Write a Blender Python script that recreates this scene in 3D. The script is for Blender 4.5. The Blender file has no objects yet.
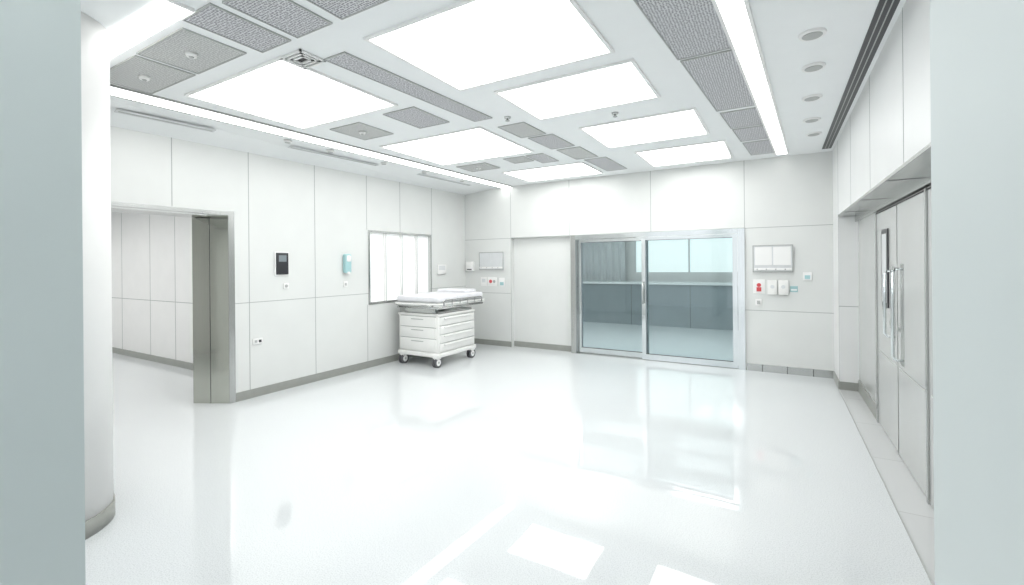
import bpy, bmesh, math
from mathutils import Vector, Matrix
S=bpy.context.scene
S.view_settings.view_transform='Standard'
S.view_settings.exposure=0.24

# ---------------- materials ----------------
def new(name):
    m=bpy.data.materials.new(name);m.use_nodes=True
    return m,m.node_tree.nodes,m.node_tree.links,m.node_tree.nodes["Principled BSDF"]
def pbr(name,col,rough=.5,metal=0,spec=.5,noise=0,nscale=40,emit=None,es=0,coat=0,bump=0):
    m,n,l,b=new(name)
    b.inputs["Base Color"].default_value=(*col,1);b.inputs["Roughness"].default_value=rough
    b.inputs["Metallic"].default_value=metal;b.inputs["Specular IOR Level"].default_value=spec
    b.inputs["Coat Weight"].default_value=coat
    tc=n.new("ShaderNodeTexCoord");nz=n.new("ShaderNodeTexNoise");nz.inputs["Scale"].default_value=nscale
    l.new(tc.outputs["Object"],nz.inputs["Vector"])
    if noise:
        r=n.new("ShaderNodeValToRGB")
        r.color_ramp.elements[0].position=.35;r.color_ramp.elements[1].position=.65
        r.color_ramp.elements[0].color=(*[c*(1-noise) for c in col],1);r.color_ramp.elements[1].color=(*col,1)
        l.new(nz.outputs["Fac"],r.inputs["Fac"]);l.new(r.outputs["Color"],b.inputs["Base Color"])
    if bump:
        bp=n.new("ShaderNodeBump");bp.inputs["Strength"].default_value=bump;bp.inputs["Distance"].default_value=.01
        l.new(nz.outputs["Fac"],bp.inputs["Height"]);l.new(bp.outputs["Normal"],b.inputs["Normal"])
    if emit:
        b.inputs["Emission Color"].default_value=(*emit,1);b.inputs["Emission Strength"].default_value=es
    return m
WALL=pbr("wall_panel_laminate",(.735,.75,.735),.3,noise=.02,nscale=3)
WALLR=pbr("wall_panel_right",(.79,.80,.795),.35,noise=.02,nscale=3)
SEAM=pbr("panel_seam",(.40,.42,.41),.6)
BASE=pbr("baseboard_vinyl",(.32,.33,.305),.35,noise=.06,nscale=10)
CEIL=pbr("ceiling_paint",(.89,.91,.915),.6,noise=.01,nscale=5)
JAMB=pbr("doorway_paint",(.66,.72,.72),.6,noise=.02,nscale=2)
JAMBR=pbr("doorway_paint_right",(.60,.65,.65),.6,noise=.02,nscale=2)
COL=pbr("column_paint",(.82,.82,.81),.5,noise=.02,nscale=4)
GREYP=pbr("grey_metal_panel",(.46,.47,.46),.5,noise=.05,nscale=30)
DARK=pbr("dark_gap",(.05,.05,.05),.7)
BLACK=pbr("black_plastic",(.03,.03,.035),.35)
WHITE=pbr("white_plastic",(.86,.86,.85),.3)
WHITE2=pbr("white_powdercoat",(.84,.84,.82),.28,noise=.02,nscale=6)
MATT=pbr("mattress_vinyl",(.80,.80,.83),.35,noise=.05,nscale=8,bump=.4)
RED=pbr("red_print",(.62,.08,.09),.5)
CYAN=pbr("cyan_label",(.38,.60,.62),.4)
DOORG=pbr("door_metal_grey",(.58,.59,.58),.2,metal=.25,noise=.03,nscale=3)
NOTE=pbr("notice_paper",(.70,.72,.73),.4,noise=.04,nscale=9)
SLATE=pbr("counter_slate",(.22,.255,.275),.35,noise=.1,nscale=2)
TYRE=pbr("castor_rubber",(.12,.12,.13),.6)
def steel(name,col,rough):
    m,n,l,b=new(name);b.inputs["Metallic"].default_value=1
    tc=n.new("ShaderNodeTexCoord");mp=n.new("ShaderNodeMapping");mp.inputs["Scale"].default_value=(60,60,1.5)
    nz=n.new("ShaderNodeTexNoise");nz.inputs["Scale"].default_value=3
    r=n.new("ShaderNodeValToRGB");r.color_ramp.elements[0].color=(*[c*.86 for c in col],1);r.color_ramp.elements[1].color=(*col,1)
    l.new(tc.outputs["Object"],mp.inputs[0]);l.new(mp.outputs[0],nz.inputs["Vector"]);l.new(nz.outputs["Fac"],r.inputs[0]);l.new(r.outputs[0],b.inputs["Base Color"])
    b.inputs["Roughness"].default_value=rough
    return m
STEEL=steel("brushed_steel",(.58,.59,.58),.25)
STEELD=steel("brushed_steel_dark",(.55,.56,.51),.10)
CHROME=steel("chrome",(.76,.80,.81),.12)
def emis(name,col,s):
    m,n,l,b=new(name);b.inputs["Base Color"].default_value=(.9,.9,.9,1)
    b.inputs["Emission Color"].default_value=(*col,1);b.inputs["Emission Strength"].default_value=s;return m
LAMP=emis("diffuser_panel",(1,.998,.985),4.6)
LAMP2=emis("strip_diffuser",(1,.998,.985),3.2)
FROST=emis("frosted_backlit",(.95,1,1),.28)
SKYW=emis("bright_blind_window",(.90,.99,.97),.5)
def floor_mat():
    m,n,l,b=new("epoxy_floor")
    tc=n.new("ShaderNodeTexCoord")
    nz=n.new("ShaderNodeTexNoise");nz.inputs["Scale"].default_value=150;nz.inputs["Detail"].default_value=3
    r=n.new("ShaderNodeValToRGB");r.color_ramp.elements[0].position=.34;r.color_ramp.elements[1].position=.54
    r.color_ramp.elements[0].color=(.60,.625,.635,1);r.color_ramp.elements[1].color=(.74,.765,.775,1)
    l.new(tc.outputs["Object"],nz.inputs["Vector"]);l.new(nz.outputs["Fac"],r.inputs[0]);l.new(r.outputs[0],b.inputs["Base Color"])
    n2=n.new("ShaderNodeTexNoise");n2.inputs["Scale"].default_value=1.6;n2.inputs["Detail"].default_value=1
    bp=n.new("ShaderNodeBump");bp.inputs["Strength"].default_value=.08;bp.inputs["Distance"].default_value=.02
    l.new(tc.outputs["Object"],n2.inputs["Vector"]);l.new(n2.outputs["Fac"],bp.inputs["Height"]);l.new(bp.outputs["Normal"],b.inputs["Normal"])
    b.inputs["Roughness"].default_value=.03;b.inputs["IOR"].default_value=2.0
    return m
FLOOR=floor_mat()
def perf(name,c1,c2,sc):
    m,n,l,b=new(name);tc=n.new("ShaderNodeTexCoord");v=n.new("ShaderNodeTexVoronoi");v.voronoi_dimensions='2D';v.inputs["Scale"].default_value=sc;v.inputs["Randomness"].default_value=.4
    r=n.new("ShaderNodeValToRGB");r.color_ramp.elements[0].position=.25;r.color_ramp.elements[1].position=.45
    r.color_ramp.elements[0].color=(*c1,1);r.color_ramp.elements[1].color=(*c2,1)
    l.new(tc.outputs["Object"],v.inputs["Vector"]);l.new(v.outputs["Distance"],r.inputs[0]);l.new(r.outputs[0],b.inputs["Base Color"])
    b.inputs["Roughness"].default_value=.5
    return m
PERF=perf("perforated_ceiling_metal",(.22,.22,.24),(.64,.64,.66),60)
PERFL=perf("perforated_ceiling_metal_light",(.36,.36,.36),(.60,.61,.60),70)
def tile_mat():
    m,n,l,b=new("border_tile");tc=n.new("ShaderNodeTexCoord");w=n.new("ShaderNodeTexBrick")
    w.inputs["Color1"].default_value=(.62,.63,.63,1);w.inputs["Color2"].default_value=(.64,.65,.65,1);w.inputs["Mortar"].default_value=(.5,.5,.5,1)
    w.inputs["Scale"].default_value=1;w.inputs["Mortar Size"].default_value=.004;w.inputs["Brick Width"].default_value=.9;w.inputs["Row Height"].default_value=.9;w.offset=0
    l.new(tc.outputs["Object"],w.inputs["Vector"]);l.new(w.outputs["Color"],b.inputs["Base Color"]);b.inputs["Roughness"].default_value=.04;b.inputs["IOR"].default_value=2.1
    return m
TILE=tile_mat()
def glass_mat():
    m=bpy.data.materials.new("tinted_glass");m.use_nodes=True;n=m.node_tree.nodes;l=m.node_tree.links;n.clear()
    o=n.new("ShaderNodeOutputMaterial");mx=n.new("ShaderNodeMixShader");t=n.new("ShaderNodeBsdfTransparent");g=n.new("ShaderNodeBsdfGlossy")
    t.inputs[0].default_value=(.86,.925,.93,1);g.inputs["Roughness"].default_value=.03;g.inputs[0].default_value=(.9,.98,1,1)
    lw=n.new("ShaderNodeFresnel");lw.inputs[0].default_value=1.25
    ad=n.new("ShaderNodeMath");ad.operation='ADD';ad.inputs[1].default_value=.03
    l.new(lw.outputs[0],ad.inputs[0]);l.new(ad.outputs[0],mx.inputs[0]);l.new(t.outputs[0],mx.inputs[1]);l.new(g.outputs[0],mx.inputs[2]);l.new(mx.outputs[0],o.inputs[0])
    return m
GLASS=glass_mat()

# ---------------- mesh builder ----------------
class B:
    def __init__(s,name,origin=(0,0,0)):
        s.name=name;s.bm=bmesh.new();s.mats=[];s.o=Vector(origin)
    def mi(s,m):
        if m not in s.mats:s.mats.append(m)
        return s.mats.index(m)
    def face(s,vs,m,smooth=False):
        try:f=s.bm.faces.new(vs)
        except ValueError:return
        f.material_index=s.mi(m);f.smooth=smooth
    def solid(s,lo,hi,m):
        a=[s.bm.verts.new(p) for p in lo];b=[s.bm.verts.new(p) for p in hi];k=len(a)
        s.face(a[::-1],m);s.face(b,m)
        for i in range(k):s.face([a[i],a[(i+1)%k],b[(i+1)%k],b[i]],m)
        return s
    def prism(s,pts,z0,z1,m):
        return s.solid([(p[0],p[1],z0) for p in pts],[(p[0],p[1],z1) for p in pts],m)
    def box(s,x0,x1,y0,y1,z0,z1,m):
        x0,x1=sorted((x0,x1));y0,y1=sorted((y0,y1))
        return s.prism([(x0,y0),(x1,y0),(x1,y1),(x0,y1)],z0,z1,m)
    def rbox(s,x0,x1,y0,y1,z0,z1,m,r=.02,seg=3):
        t=bmesh.new();bmesh.ops.create_cube(t,size=1)
        for v in t.verts:v.co=Vector(((x0+x1)/2+v.co.x*(x1-x0),(y0+y1)/2+v.co.y*(y1-y0),(z0+z1)/2+v.co.z*(z1-z0)))
        bmesh.ops.bevel(t,geom=t.edges[:],offset=r,segments=seg,profile=.5,affect='EDGES')
        mp={v:s.bm.verts.new(v.co) for v in t.verts}
        for f in t.faces:s.face([mp[v] for v in f.verts],m,True)
        t.free();return s
    def tube(s,path,r,m,n=12,caps=True):
        P=[Vector(p) for p in path];rings=[]
        for i,p in enumerate(P):
            d=((P[i]-P[i-1]).normalized() if i else Vector())+((P[i+1]-P[i]).normalized() if i<len(P)-1 else Vector())
            d.normalize();up=Vector((0,0,1)) if abs(d.z)<.9 else Vector((1,0,0))
            a=d.cross(up).normalized();b=a.cross(d)
            rr=r[i] if isinstance(r,(list,tuple)) else r
            rings.append([s.bm.verts.new(p+a*math.cos(2*math.pi*k/n)*rr+b*math.sin(2*math.pi*k/n)*rr) for k in range(n)])
        for i in range(len(P)-1):
            for k in range(n):s.face([rings[i][k],rings[i][(k+1)%n],rings[i+1][(k+1)%n],rings[i+1][k]],m,True)
        if caps:s.face(rings[0][::-1],m);s.face(rings[-1],m)
        return s
    def done(s,parent=None):
        bmesh.ops.recalc_face_normals(s.bm,faces=s.bm.faces)
        me=bpy.data.meshes.new(s.name)
        for v in s.bm.verts:v.co-=s.o
        s.bm.to_mesh(me);s.bm.free()
        for m in s.mats:me.materials.append(m)
        ob=bpy.data.objects.new(s.name,me);S.collection.objects.link(ob);ob.location=s.o
        if parent:ob.parent=parent;ob.location=s.o-parent.location
        return ob

XL,XR,YB,ZC=-5.35,.63,7.30,3.0
XD=.82
# ---------------- floor / ceiling ----------------
B("floor").box(-12.5,3,-2.5,13.2,-.12,0,FLOOR).done()
b=B("trim_floor_border");b.box(XR,XD,1.45,6.7,0,.004,TILE);b.box(XR-.010,XR,1.45,6.7,0,.005,GREYP);b.done()
def xs(y):return -4.86+.055*(y-1)
def zw(y):return 2.855+.012*(y-1)
def zsl(x,y):
    k=(xs(y)-x)/(xs(y)-XL);return ZC+(zw(y)-ZC)*max(0,k)
b=B("ceiling");b.box(XL-.4,3,-2.5,YB+.1,ZC,ZC+.15,CEIL)
ya,yb=.6,YB
b.solid([(XL,ya,zw(ya)),(xs(ya),ya,ZC),(xs(yb),yb,ZC),(XL,yb,zw(yb))],[(XL,ya,ZC+.01),(xs(ya),ya,ZC+.01),(xs(yb),yb,ZC+.01),(XL,yb,ZC+.01)],CEIL)
b.done()
def lamp(name,x0,x1,y0,y1,m=LAMP,z=ZC):
    b=B(name);w=.025
    b.box(x0,x1,y0,y1,z-.012,z,m)
    for q in((x0-w,x0,y0-w,y1+w),(x1,x1+w,y0-w,y1+w),(x0,x1,y0-w,y0),(x0,x1,y1,y1+w)):b.box(*q,z-.016,z,WHITE)
    return b.done()
for q in((-2.25,-.98,2.05,3.02),(-4.28,-2.98,1.93,3.0),(-2.03,-.9,3.25,4.05),(-4.15,-2.72,3.98,5.15),(-1.80,-.68,4.57,5.5),(-1.58,-.55,5.95,6.92),(-3.72,-2.42,6.12,6.98),(-2.2,-.98,-.9,.4)):  # last panel is added, out of view on the camera side, to light the doorway
    lamp("ceiling_light_panel",*q)
def strip(name,pts,m,edge=None,w=.02):
    b=B(name);b.prism(pts,ZC-.012,ZC,m)
    if edge:
        for(p,q,sg) in((pts[0],pts[3],-1),(pts[1],pts[2],1)):
            b.prism([(p[0],p[1]),(p[0]+sg*w,p[1]),(q[0]+sg*w,q[1]),(q[0],q[1])],ZC-.016,ZC,edge)
    return b.done()
strip("ceiling_light_strip",[(-4.83,1.0),(-4.60,1.0),(-4.27,7.29),(-4.49,7.29)],LAMP2,GREYP,.02)
strip("ceiling_light_strip",[(-.45,.2),(-.32,.2),(.12,7.1),(.0,7.1)],LAMP2,WHITE)
strip("ceiling_light_strip",[(-4.1,1.17),(-2.85,1.17),(-2.85,1.31),(-4.1,1.31)],LAMP2,WHITE)
def grille(x0,x1,y0,y1,m=PERF,fr=GREYP,name="ceiling_air_grille",sk=0,dot=False):
    b=B(name);w=.008
    def sx(x,y):return x+sk*(y-y0)
    def pr(a,c,d,e,z,mm):b.prism([(sx(a,d),d),(sx(c,d),d),(sx(c,e),e),(sx(a,e),e)],z,ZC,mm)
    pr(x0,x1,y0,y1,ZC-.006,m)
    for q in((x0-w,x0,y0-w,y1+w),(x1,x1+w,y0-w,y1+w),(x0,x1,y0-w,y0),(x0,x1,y1,y1+w)):pr(*q,ZC-.010,fr)
    if dot:
        cx,cy=(x0+x1)/2,(y0+y1)/2;b.tube([(cx,cy,ZC-.006),(cx,cy,ZC-.03)],[.04,.03],WHITE)
        b.tube([(cx,cy,ZC-.03),(cx,cy,ZC-.036)],[.016,.012],GREYP)
    return b.done()
ys=[(1.2,2.42),(2.47,3.4),(3.45,4.75),(4.85,5.45),(5.52,6.1),(6.2,6.95)]
for i,(a,c) in enumerate(ys):
    x0=-.78+.085*(a-1.2);x1=-.40+.066*(a-1.2)
    grille(x0,x1,a,c,PERF,sk=.075)
for i,(x,a,c) in enumerate(((-2.74,2.1,3.78),(-2.54,4.08,4.55),(-2.47,4.62,5.2),(-2.42,5.3,5.9),(-2.32,6.0,6.9))):
    grille(x,x+(.2 if i==0 else .30),a,c,PERF if i%2==0 else PERFL,sk=.06 if i==0 else .03)
grille(-4.5,-3.80,1.39,1.75,PERFL,dot=True);grille(-3.74,-3.12,1.38,1.75,PERFL,dot=True)
grille(-2.62,-2.30,1.36,1.8,PERF);grille(-3.0,-2.70,1.33,1.8,PERF)
grille(-2.2,-1.72,1.3,1.8,PERF);grille(-1.55,-1.0,1.2,1.75,PERF)
grille(-4.1,-3.66,3.2,3.66,PERFL,dot=True);grille(-3.26,-2.88,3.15,3.66,PERF)
grille(-3.25,-2.95,5.35,5.65,PERFL);grille(-2.9,-2.66,5.35,5.85,PERF);grille(-4.1,-3.6,5.4,5.8,PERFL,dot=True)
b=B("ceiling_linear_diffuser")
def slab(xo0,xo1,y0,y1,d,m):
    P=[(xs(y0)+xo0,y0),(xs(y0)+xo1,y0),(xs(y1)+xo1,y1),(xs(y1)+xo0,y1)]
    b.solid([(x,y,zsl(x,y)-d) for x,y in P],[(x,y,zsl(x,y)+.004) for x,y in P],m)
for(a,c)in((1.7,2.5),(3.3,4.6),(5.4,6.7)):
    slab(-.27,-.215,a,c,.003,NOTE);slab(-.25,-.235,a+.02,c-.02,.005,GREYP)
b.done()
b=B("ceiling_linear_diffuser");b.box(.50,.60,1.4,7.1,ZC-.004,ZC,BLACK)
for x in(.533,.567):b.box(x-.003,x+.003,1.4,7.1,ZC-.008,ZC,GREYP)
b.done()
b=B("ceiling_air_vent");b.box(-2.98,-2.76,1.92,2.1,ZC-.006,ZC,DARK)
for k in range(3):
    e=.03*k;x0,x1,y0,y1=-2.99+e,-2.75-e,1.91+e,2.11-e
    for q in((x0,x1,y0,y0+.014),(x0,x1,y1-.014,y1),(x0,x0+.014,y0,y1),(x1-.014,x1,y0,y1)):b.box(*q,ZC-.016,ZC-.002,WHITE)
b.done()
def ring(name,x,y,r,z=ZC):
    b=B(name);n=24
    b.tube([(x,y,z+.01),(x,y,z-.015)],[r,r*.92],WHITE,n=n)
    b.tube([(x,y,z-.0151),(x,y,z-.019)],[r*.72,r*.66],GREYP,n=n)
    return b.done()
for(x,y)in((.2,3.48),(.24,4.07),(.27,4.82),(.31,5.57),(.36,6.19)):ring("ceiling_downlight",x,y,.08,ZC)
for y in(3.2,3.75,4.6,5.4,6.3):
    x=xs(y)-.11;ring("ceiling_sensor",x,y,.045,zsl(x,y))
for(x,y)in((-1.35,4.3),(-2.3,3.86)):
    b=B("ceiling_sprinkler");b.tube([(x,y,ZC),(x,y,ZC-.012),(x,y,ZC-.014),(x,y,ZC-.035)],[.035,.03,.012,.012],STEEL);b.tube([(x,y,ZC-.035),(x,y,ZC-.039)],[.022,.022],STEEL);b.done()

# ---------------- left wall ----------------
T=.35
b=B("wall_left")
YO=2.8;ZO=2.12
WY0,WY1,WZ0,WZ1=4.82,6.27,.95,2.08
b.box(XL-T,XL,-2.5,1.0,0,ZC,WALL);b.box(XL-T,XL,1.0,YO,ZO,ZC,WALL)
b.box(XL-T,XL,3.2,WY0,0,ZC,WALL);b.box(XL-T,XL,YO,3.2,0,ZC,WALL)
b.box(XL-T,XL,WY0,WY1,0,WZ0,WALL);b.box(XL-T,XL,WY0,WY1,WZ1,ZC,WALL);b.box(XL-T,XL,WY1,YB+.15,0,ZC,WALL)
e=.0015;s=.004
for y,z0,z1 in((2.25,ZO+.05,ZC),(3.03,0.1,ZC),(3.91,.1,ZC),(WY0-.02,.1,WZ0),(WY0-.02,WZ1,ZC),(5.5,WZ1,ZC),(5.5,.1,WZ0),(6.29,.1,WZ0),(6.29,WZ1,ZC)):
    b.box(XL,XL+e,y-s,y+s,z0,z1,SEAM)
for y0,y1,z in((YO+.06,WY0,1.12),(WY1,YB,1.12)):b.box(XL,XL+e,y0,y1,z-s,z+s,SEAM)
b.done()
b=B("baseboard_left");b.box(XL,XL+.012,YO+.065,YB,0,.10,BASE);b.box(XL,XL+.012,-2.4,1.0,0,.1,BASE);b.done()
b=B("trim_door_frame_steel")
b.prism([(XL+.004,YO-.002),(XL-.37,YO-.20),(XL-.37,YO+.3),(XL-T-.005,YO+.3),(XL-T-.005,YO+.02),(XL-.001,YO+.02)],0,ZO,STEELD)
b.box(XL+.0005,XL+.014,YO-.005,YO+.06,0,ZO+.05,STEEL)
b.box(XL+.0005,XL+.014,1.0,YO-.005,ZO-.0,ZO+.04,STEEL)
b.box(XL-T,XL,1.0,YO-.22,ZO-.02,ZO,STEEL)
px,py=XL-.19,YO-.1045
b.prism([(px-.003,py-.003),(px+.003,py),(px+.003,py+.02),(px-.003,py+.02)],.0,ZO,DARK)
b.done()
# side corridor
b=B("wall_corridor")
b.box(-12.4,XL-T-.02,3.45,3.55,0,2.6,COL);b.box(-12.5,-12.4,-1,3.55,0,2.6,COL)
for x in(-6.1,-7.1,-8.12,-8.97,-10.06,-11.1):b.box(x-.006,x+.006,3.448,3.45,.1,2.6,SEAM)
b.box(-12.4,XL-T-.02,3.448,3.45,.995,1.005,SEAM)
b.done()
B("wall_corridor_side").box(-12.5,XL-T-.01,-1.1,-1.0,0,2.6,COL).done()
B("baseboard_corridor").box(-12.4,XL-T-.03,3.435,3.447,0,.1,BASE).done()
B("ceiling_corridor").box(-12.5,XL-T-.001,-1.1,3.55,2.6,2.7,CEIL).done()
for x in(-11,-9,-7.2):lamp("ceiling_light_panel",x-.55,x+.55,.9,2.3,LAMP,2.599)  # added lamps, unseen above the opening, to brighten the side corridor
# window with frosted panels
b=B("window_1")
b.box(XL-.06,XL-.045,WY0,WY1,WZ0,WZ1,FROST)
w=.035
b.box(XL-.05,XL+.012,WY0,WY0+w,WZ0,WZ1,STEEL);b.box(XL-.05,XL+.012,WY1-w,WY1,WZ0,WZ1,STEEL)
b.box(XL-.05,XL+.012,WY0+w,WY1-w,WZ0,WZ0+w,STEEL);b.box(XL-.05,XL+.012,WY0+w,WY1-w,WZ1-w,WZ1,STEEL)
for y in(5.18,5.54,5.9):
    b.box(XL-.05,XL-.01,y-.014,y+.014,WZ0+w,WZ1-w,WHITE);b.box(XL-.05,XL-.012,y+.014,y+.03,WZ0+w,WZ1-w,GREYP)
b.box(XL-.2,XL-.07,WY0,WY1,WZ0,WZ1,WHITE)
b.done()

# ---------------- back wall ----------------
DX0,DX1,DZ=-3.09,-.41,2.03
RX0=-4.3
b=B("wall_back")
b.box(XL-.1,RX0,YB,YB+.2,0,ZC,WALL)
b.box(RX0,DX1,YB,YB+.2,DZ,ZC,WALL)
b.box(DX1,1.3,YB,YB+.2,0,ZC,WALL)
b.box(RX0,DX0,YB+.10,YB+.2,0,DZ,WALL)
for x,z0,z1 in((RX0,DZ,ZC),(-3.12,DZ,ZC),(-1.73,DZ,ZC),(DX1,DZ,ZC)):b.box(x-s,x+s,YB-e,YB,z0,z1,SEAM)
b.box(XL,RX0,YB-e,YB,DZ-s,DZ+s,SEAM);b.box(DX1,XR,YB-e,YB,DZ-s,DZ+s,SEAM);b.box(RX0,DX1,YB-e,YB,DZ,DZ+.010,SEAM)
b.box(XL,RX0,YB-e,YB,1.0-s,1.0+s,SEAM);b.box(DX1,XR,YB-e,YB,.86-s,.86+s,SEAM)
b.box(RX0-.004,RX0+.004,YB-e,YB,.1,DZ,SEAM)
b.box(DX0,DX0+.09,YB-.03,YB+.2,0,DZ,STEEL);b.box(DX1-.09,DX1,YB-.03,YB+.2,0,DZ,CHROME)
b.box(DX0+.09,DX1-.09,YB-.04,YB+.2,1.96,DZ,CHROME)
b.box(DX0+.09,DX1-.09,YB-.02,YB+.2,0,.008,STEEL)
b.done()
b=B("baseboard_back");b.box(XL,RX0,YB-.012,YB,0,.10,BASE);b.box(RX0,DX0,YB+.088,YB+.10,0,.10,BASE);b.done()
b=B("baseboard_back_steel");b.box(DX1+.02,XR,YB-.014,YB,0,.10,STEEL)
for x in(-.2,.1,.4):b.box(x-.004,x+.004,YB-.016,YB,0,.1,DARK)
b.done()
def leaf(name,x0,x1,y0,y1,z1):
    b=B(name);w=.065
    b.box(x0,x0+w,y0,y1,.012,z1,CHROME);b.box(x1-w,x1,y0,y1,.012,z1,CHROME)
    b.box(x0+w,x1-w,y0,y1,.012,.10,CHROME);b.box(x0+w,x1-w,y0,y1,z1-.045,z1,CHROME)
    ym=(y0+y1)/2;b.box(x0+w,x1-w,ym-.004,ym+.004,.10,z1-.045,GLASS)
    b.box(x0+w-.004,x0+w+.010,y0-.001,y1+.001,.1,z1-.045,SLATE)
    b.box(x0+w,x1-w,y0-.002,y0,.10,.110,DARK)
    b.box(x0+w,x1-w,y0-.002,y0,z1-.055,z1-.045,SLATE)
    return b
leaf("door_1",DX0+.095,-1.79,YB+.06,YB+.10,1.955).done()
b=leaf("door_2",-1.88,DX1-.095,YB-.01,YB+.03,1.955)
b.tube([(-1.85,YB-.055,.9),(-1.85,YB-.055,1.25)],.010,STEEL)
for z in(.93,1.22):b.tube([(-1.85,YB-.055,z),(-1.85,YB-.01,z)],.006,STEEL)
b.done()
# room behind glass
b=B("wall_far_room")
b.box(-8,2.9,12.6,12.7,0,2.9,COL);b.box(-8.1,-8,YB+.2,12.7,0,2.9,COL);b.box(2.8,2.9,YB+.2,12.6,0,2.9,COL)
b.done()
B("ceiling_far_room").box(-8.1,2.9,YB+.2,12.7,2.9,3.0,CEIL).done()
for x in(-6.0,-4.3,-2.6,-.9,.8):lamp("ceiling_light_panel",x-.6,x+.6,7.75,8.85,LAMP,2.899)  # added fill lamps, kept hidden behind the door header, to light the far room
b=B("ceiling_light_strip");b.box(-5,.3,9.35,9.5,2.885,2.899,LAMP2);b.done()  # added lamp strip, positioned so its reflection makes a streak on the floor
b=B("reception_counter");b.box(-7.5,2.2,11.4,11.9,0,1.02,SLATE);b.box(-7.55,2.25,11.33,11.95,1.02,1.07,NOTE)
for x in(-6,-4.6,-3.2,-1.8,-.4,1.0):b.box(x-.004,x+.004,11.395,11.4,0,1.02,DARK)
b.done()
b=B("window_2");b.box(-3.4,2.2,12.57,12.59,1.3,2.6,SKYW)
for x in(-3.4,-2.0,-.6,.8,2.2):b.box(x-.02,x+.02,12.54,12.59,1.3,2.6,NOTE)
b.done()
b=B("curtain")
pts=[]
for i in range(121):pts.append((-7+i*.028,12.35+.04*math.sin(i*.9)))
b.prism(pts+[(p[0],p[1]+.01) for p in pts[::-1]],.3,2.6,NOTE);b.done()

# ---------------- right wall ----------------
ZS=2.10
b=B("wall_right")
b.box(XR,1.3,1.45,6.7,ZS,ZC,WALLR)
b.box(XR,1.3,6.7,YB,0,ZC,WALLR)
b.box(XD,1.3,5.53,6.7,0,ZS,DOORG)
b.box(XD,1.3,1.45,3.12,0,ZS,DOORG)
b.box(XD+.09,1.3,3.12,5.53,0,ZS,DARK)
for y in(6.7,5.6,4.5,3.4,2.3):b.box(XR-e,XR,y-s*.7,y+s*.7,ZS if y<6.7 else .1,ZC,SEAM)
b.box(XR,XD,6.7-e,6.7,1.0,1.008,SEAM)
b.box(XD-.015,XD+.08,5.475,5.53,0,ZS-.10,STEEL);b.box(XD-.015,XD+.08,3.79,3.825,0,ZS-.10,STEEL);b.box(XD-.015,XD+.08,3.12,3.16,0,ZS-.10,STEEL);b.box(XD-.01,XD+.08,3.16,5.475,1.995,ZS-.10,STEEL)
b.done()
b=B("trim_soffit");b.box(XR-.004,XD-.02,1.45,6.695,ZS-.02,ZS,STEEL)
b.box(XD-.03,XD,1.45,6.695,ZS-.09,ZS-.02,STEEL)
for y in(6.1,5.0,3.9):b.box(XR-.002,XD-.02,y-.004,y+.004,ZS-.022,ZS-.015,DARK)
b.done()
b=B("baseboard_right");b.box(XD-.012,XD,5.56,6.69,.004,.14,BASE);b.box(XR-.012,XR,6.7,YB-.016,0,.10,BASE);b.box(XR,XD-.012,6.685,6.7,.004,.1,BASE);b.done()
def swing(name,y0,y1,hy,window=True,hz=(.92,1.46)):
    b=B(name,(XD,(y0+y1)/2,0));x0=XD-.005;x1=XD+.05
    b.box(x0,x1,y0,y1,.012,1.985,DOORG)
    if window:
        wy=y1-.38
        b.box(x0-.010,x0,wy-.13,wy+.13,1.14,1.82,BLACK);b.box(x0-.012,x0-.0095,wy-.09,wy+.09,1.18,1.78,NOTE)
    X=x0-.06;a,c=hz
    b.tube([(x0,hy,a),(X+.02,hy,a),(X,hy,a+.03),(X,hy,1.2),(X,hy,c-.03),(X+.02,hy,c),(x0,hy,c)],.011,CHROME)
    b.box(x0-.003,x0,hy-.05,hy+.05,a-.04,c+.04,STEEL)
    b.box(x0-.003,x0,y0+.05,y1-.05,.70,.706,GREYP)
    b.tube([(x0,hy+.1,1.02),(x0-.008,hy+.1,1.02)],.03,STEEL)
    return b.done()
swing("door_3",4.665,5.47,4.78);swing("door_4",3.83,4.635,4.48,False,(.78,1.48))
b=B("door_5",(XD,3.47,0));b.box(XD-.005,XD+.05,3.165,3.785,.012,1.985,DOORG);b.box(XD-.009,XD-.005,3.22,3.73,.70,.708,GREYP);b.done()

# ---------------- foreground doorway, column ----------------
B("wall_doorway_left").box(-1.65,-1.5,-2.4,.436,0,ZC,JAMB).done()
B("wall_doorway_right").box(.30,.45,-2.4,1.364,0,ZC,JAMBR).done()
b=B("wall_partition_right");b.box(.45,1.3,1.30,1.45,0,ZC,WALLR);b.done()
b=B("column",(-3.73,.857,0))
b.tube([(-3.73,.857,0),(-3.73,.857,ZC)],.35,COL,n=64)
b.tube([(-3.73,.857,0),(-3.73,.857,.1)],.358,BASE,n=64)
b.box(XL+.012,-3.73,.507,.6,0,ZC,COL)
b.done()
th=math.radians(8);c=Vector((-3.73+.35*math.cos(th),.857+.35*math.sin(th),1.33))
b=B("light_switch",c);b.rbox(c.x-.01,c.x+.02,c.y-.045,c.y+.045,1.33,1.41,WHITE,.004,2);b.rbox(c.x+.015,c.x+.028,c.y-.02,c.y+.02,1.345,1.395,BLACK,.003,2);b.done()

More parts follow.
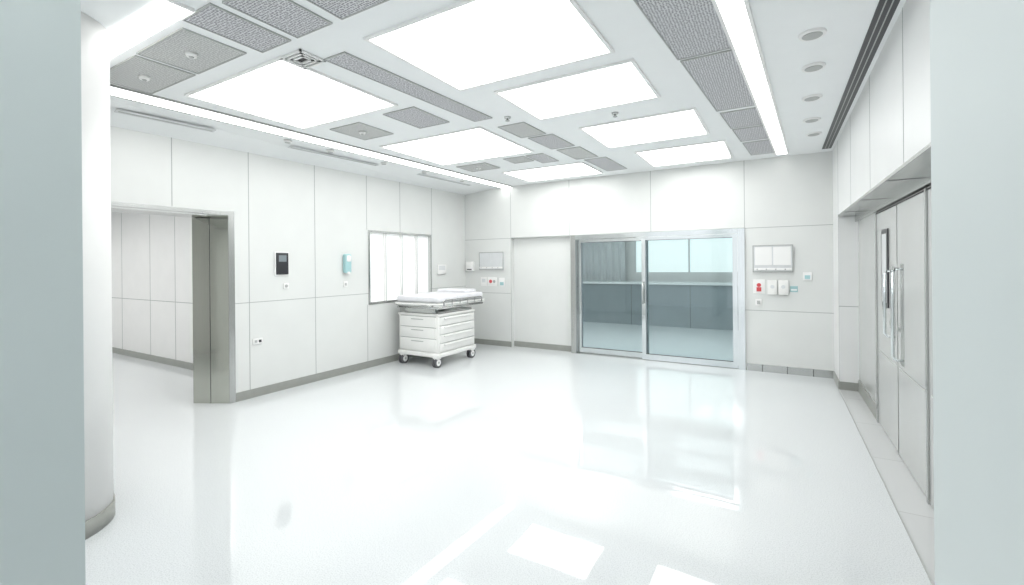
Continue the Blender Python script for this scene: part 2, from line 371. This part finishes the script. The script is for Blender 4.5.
# ---------------- wall fittings ----------------
def wallL(name,y0,y1,z0,z1,d,m,r=.006):
    b=B(name,(XL,(y0+y1)/2,(z0+z1)/2));b.rbox(XL,XL+d,y0,y1,z0,z1,m,r,2);return b
b=wallL("wall_phone",3.35,3.51,1.44,1.71,.03,BLACK);b.box(XL+.03,XL+.0315,3.38,3.48,1.60,1.68,SLATE);b.rbox(XL,XL+.018,3.335,3.525,1.425,1.725,WHITE,.004,2);b.done()
b=wallL("sanitizer_dispenser",4.35,4.46,1.44,1.71,.07,CYAN,.02);b.rbox(XL+.02,XL+.085,4.37,4.44,1.60,1.69,WHITE,.015,2);b.rbox(XL+.02,XL+.075,4.38,4.43,1.42,1.46,WHITE,.01,2);b.done()
b=wallL("wall_socket",3.45,3.52,1.26,1.33,.015,WHITE,.004);b.tube([(XL+.014,3.485,1.295),(XL+.02,3.485,1.295)],.02,GREYP);b.done()
b=wallL("wall_socket",4.36,4.43,1.24,1.32,.015,WHITE,.004);b.box(XL+.014,XL+.017,4.38,4.41,1.26,1.3,GREYP);b.done()
b=wallL("wall_socket",3.06,3.18,.62,.69,.015,WHITE,.004);b.box(XL+.014,XL+.018,3.08,3.11,.64,.67,GREYP);b.box(XL+.014,XL+.018,3.13,3.16,.64,.67,BLACK);b.done()
b=wallL("card_reader",6.42,6.66,1.37,1.55,.03,WHITE);b.box(XL+.03,XL+.032,6.45,6.63,1.45,1.53,NOTE);b.done()
def wallB(name,x0,x1,z0,z1,d,m,r=.006):
    b=B(name,((x0+x1)/2,YB,(z0+z1)/2));b.rbox(x0,x1,YB-d,YB,z0,z1,m,r,2);return b
def board(name,x0,x1,z0,z1,cols,pm):
    b=wallB(name,x0,x1,z0,z1,.03,NOTE);w=(x1-x0-.04)/cols
    for q in((x0,x1,z0,z0+.012),(x0,x1,z1-.012,z1),(x0,x0+.012,z0,z1),(x1-.012,x1,z0,z1)):b.box(q[0],q[1],YB-.036,YB-.028,q[2],q[3],GREYP)
    for i in range(cols):
        b.box(x0+.02+i*w+.008,x0+.02+(i+1)*w-.008,YB-.034,YB-.03,z0+.10,z1-.025,pm)
    b.box(x0+.02,x1-.02,YB-.05,YB-.03,z0+.03,z0+.06,WHITE)
    for i in range(cols*2):b.box(x0+.05+i*w/2,x0+.065+i*w/2,YB-.052,YB-.05,z0+.035,z0+.05,GREYP)
    b.done()
board("x_ray_viewer",-.31,.18,1.40,1.78,2,WHITE);board("notice_board",-5.0,-4.45,1.44,1.78,2,NOTE)
b=wallB("warning_sign",-.31,-.16,1.10,1.30,.012,WHITE,.003);b.tube([(-.235,YB-.012,1.22),(-.235,YB-.015,1.22)],.028,RED);b.box(-.265,-.205,YB-.014,YB-.012,1.13,1.19,RED);b.done()
for x in(-.13,.0):
    b=wallB("glove_box",x,x+.12,1.09,1.29,.05,WHITE2,.006);b.tube([(x+.06,YB-.05,1.2),(x+.06,YB-.052,1.2)],.026,NOTE);b.done()
b=wallB("wall_label",.14,.23,1.13,1.21,.01,CYAN,.003);b.box(.15,.22,YB-.012,YB-.01,1.15,1.17,WHITE);b.done()
b=wallB("wall_switch",.29,.39,1.29,1.40,.02,WHITE,.004);b.box(.31,.37,YB-.024,YB-.02,1.31,1.36,CYAN);b.done()
b=wallB("wall_switch",-.28,-.2,.93,1.02,.02,WHITE,.004);b.box(-.26,-.22,YB-.024,YB-.02,.95,1.0,GREYP);b.done()
b=wallB("paper_towel_box",-5.30,-5.13,1.42,1.6,.06,WHITE,.01);b.box(-5.27,-5.16,YB-.062,YB-.06,1.44,1.46,BLACK);b.done()
b=wallB("warning_sign",-4.98,-4.84,1.13,1.30,.012,WHITE,.003);b.box(-4.95,-4.87,YB-.014,YB-.012,1.2,1.27,NOTE);b.done()
b=wallB("warning_sign",-4.82,-4.62,1.13,1.30,.012,WHITE,.003);b.tube([(-4.75,YB-.012,1.22),(-4.75,YB-.015,1.22)],.035,RED);b.tube([(-4.67,YB-.012,1.22),(-4.67,YB-.015,1.22)],.03,GREYP);b.done()
b=wallB("wall_label",-4.56,-4.44,1.13,1.29,.012,WHITE,.003);b.box(-4.54,-4.46,YB-.014,YB-.012,1.15,1.21,CYAN);b.done()

# ---------------- stretcher cart ----------------
cart=bpy.data.objects.new("hospital_stretcher_cart",None);S.collection.objects.link(cart);cart.location=(-4.75,5.8,0)
x0,x1,y0,y1=-5.18,-4.38,5.28,6.22
b=B("cabinet");b.rbox(x0,x1,y0,y1,.21,.78,WHITE2,.02)
b.rbox(x0-.015,x1+.02,y0-.02,y1+.015,.15,.215,WHITE2,.015)
b.rbox(x0-.01,x1+.01,y0-.01,y1+.01,.77,.80,WHITE2,.01)
for k in range(4):
    z=.235+k*.132
    b.rbox(x1-.01,x1+.016,y0+.03,y1-.03,z,z+.118,WHITE2,.006,2)
    b.box(x1+.001,x1+.004,y0+.03,y1-.03,z+.118,z+.132,GREYP)
    b.rbox(x1+.012,x1+.032,y0+.12,y1-.12,z+.088,z+.105,WHITE,.004,2)
for k,(a,c) in enumerate(((.235,.42),(.43,.59),(.60,.755))):
    b.rbox(x0+.04,x1-.04,y0-.016,y0+.01,a,c,WHITE2,.006,2)
    b.box(x0+.04,x1-.04,y0-.005,y0-.001,c,c+.012,GREYP)
    b.box(x0+.28,x1-.28,y0-.024,y0-.014,c-.045,c-.033,GREYP)
b.done(cart)
b=B("castors");R_=.078
for(x,y)in((x0+.07,y0+.05),(x1-.05,y0+.04),(x0+.07,y1-.05),(x1-.03,y1-.05)):
    b.tube([(x,y,.17),(x,y,.14)],[.03,.034],GREYP)
    for sgn in(-1,1):
        b.tube([(x+sgn*.012,y-.02,R_),(x+sgn*.034,y-.02,R_)],R_,TYRE,n=28)
        b.tube([(x+sgn*.0345,y-.02,R_),(x+sgn*.038,y-.02,R_)],R_*.62,WHITE,n=24)
        b.tube([(x+sgn*.038,y-.02,R_),(x+sgn*.042,y-.02,R_)],R_*.2,GREYP,n=16)
    b.rbox(x-.045,x+.045,y-.07,y+.035,.125,.165,WHITE,.012,2)
b.done(cart)
b=B("lift_frame")
X0,X1,Y0,Y1=x0-.03,x1+.05,y0-.06,y1+.24
for x in(x0+.10,x1-.06):
    b.tube([(x,y0+.06,.80),(x,y1-.05,.90)],.018,GREYP);b.tube([(x,y1-.08,.80),(x,y0+.06,.90)],.018,GREYP)
b.rbox(x0+.04,x1-.04,y0+.08,y1-.02,.80,.83,GREYP,.008,2)
b.rbox(x0+.10,x1-.08,y0+.02,y0+.10,.80,.90,STEEL,.01,2)
for x in(X0+.04,X1-.04):b.tube([(x,Y0+.03,.895),(x,Y1-.03,.895)],.02,STEEL)
for y in(Y0+.05,(Y0+Y1)/2,Y1-.05):b.tube([(X0+.04,y,.90),(X1-.04,y,.90)],.018,STEEL)
b.done(cart)
b=B("deck");b.rbox(X0,X1,Y0,Y1,.915,.965,WHITE2,.018);b.rbox(X0-.003,X1+.003,Y0-.003,Y1+.003,.932,.944,GREYP,.003,2);b.rbox(X0+.01,X1-.01,Y0+.01,Y1-.01,.963,.975,GREYP,.004,2);b.done(cart)
b=B("mattress");b.rbox(X0+.02,X1-.02,Y0+.02,Y0+.50,.973,1.07,MATT,.032,4);b.rbox(X0+.02,X1-.02,Y0+.49,Y1-.02,.973,1.08,MATT,.032,4)
b.rbox(X0+.14,X1-.14,Y1-.38,Y1-.05,1.07,1.135,MATT,.03,4);b.done(cart)
b=B("side_rails")
for x in(X0-.012,X1+.012):
    b.tube([(x,Y0+.12,.93),(x,Y0+.12,.995),(x,Y0+.16,1.01),(x,Y1-.16,1.01),(x,Y1-.12,.995),(x,Y1-.12,.93)],.011,STEEL)
    for k in range(1,5):
        y=Y0+.12+k*(Y1-Y0-.24)/5;b.tube([(x,y,.93),(x,y,1.01)],.007,STEEL,n=8)
b.tube([(X0+.10,Y0,.93),(X0+.10,Y0-.06,.94),(X0+.14,Y0-.08,.94),(X1-.14,Y0-.08,.94),(X1-.10,Y0-.06,.94),(X1-.10,Y0,.93)],.012,STEEL)
b.done(cart)

# ---------------- world / camera ----------------
w=bpy.data.worlds.new("World");S.world=w;w.use_nodes=True
w.node_tree.nodes["Background"].inputs[0].default_value=(.95,.98,1,1);w.node_tree.nodes["Background"].inputs[1].default_value=1.05
cd=bpy.data.cameras.new("camera");cam=bpy.data.objects.new("camera",cd);S.collection.objects.link(cam);S.camera=cam
cd.sensor_width=36;cd.lens=453.7/1024*36;cd.clip_start=.05
cd.shift_y=-(292.5-264.5)/1024
yaw=math.atan(266/453.7)
R=Matrix.Rotation(yaw,4,'Z')@Matrix.Rotation(math.radians(90),4,'X')@Matrix.Rotation(math.radians(-.5),4,'Z')
cam.matrix_world=Matrix.Translation((0,0,1.54))@R
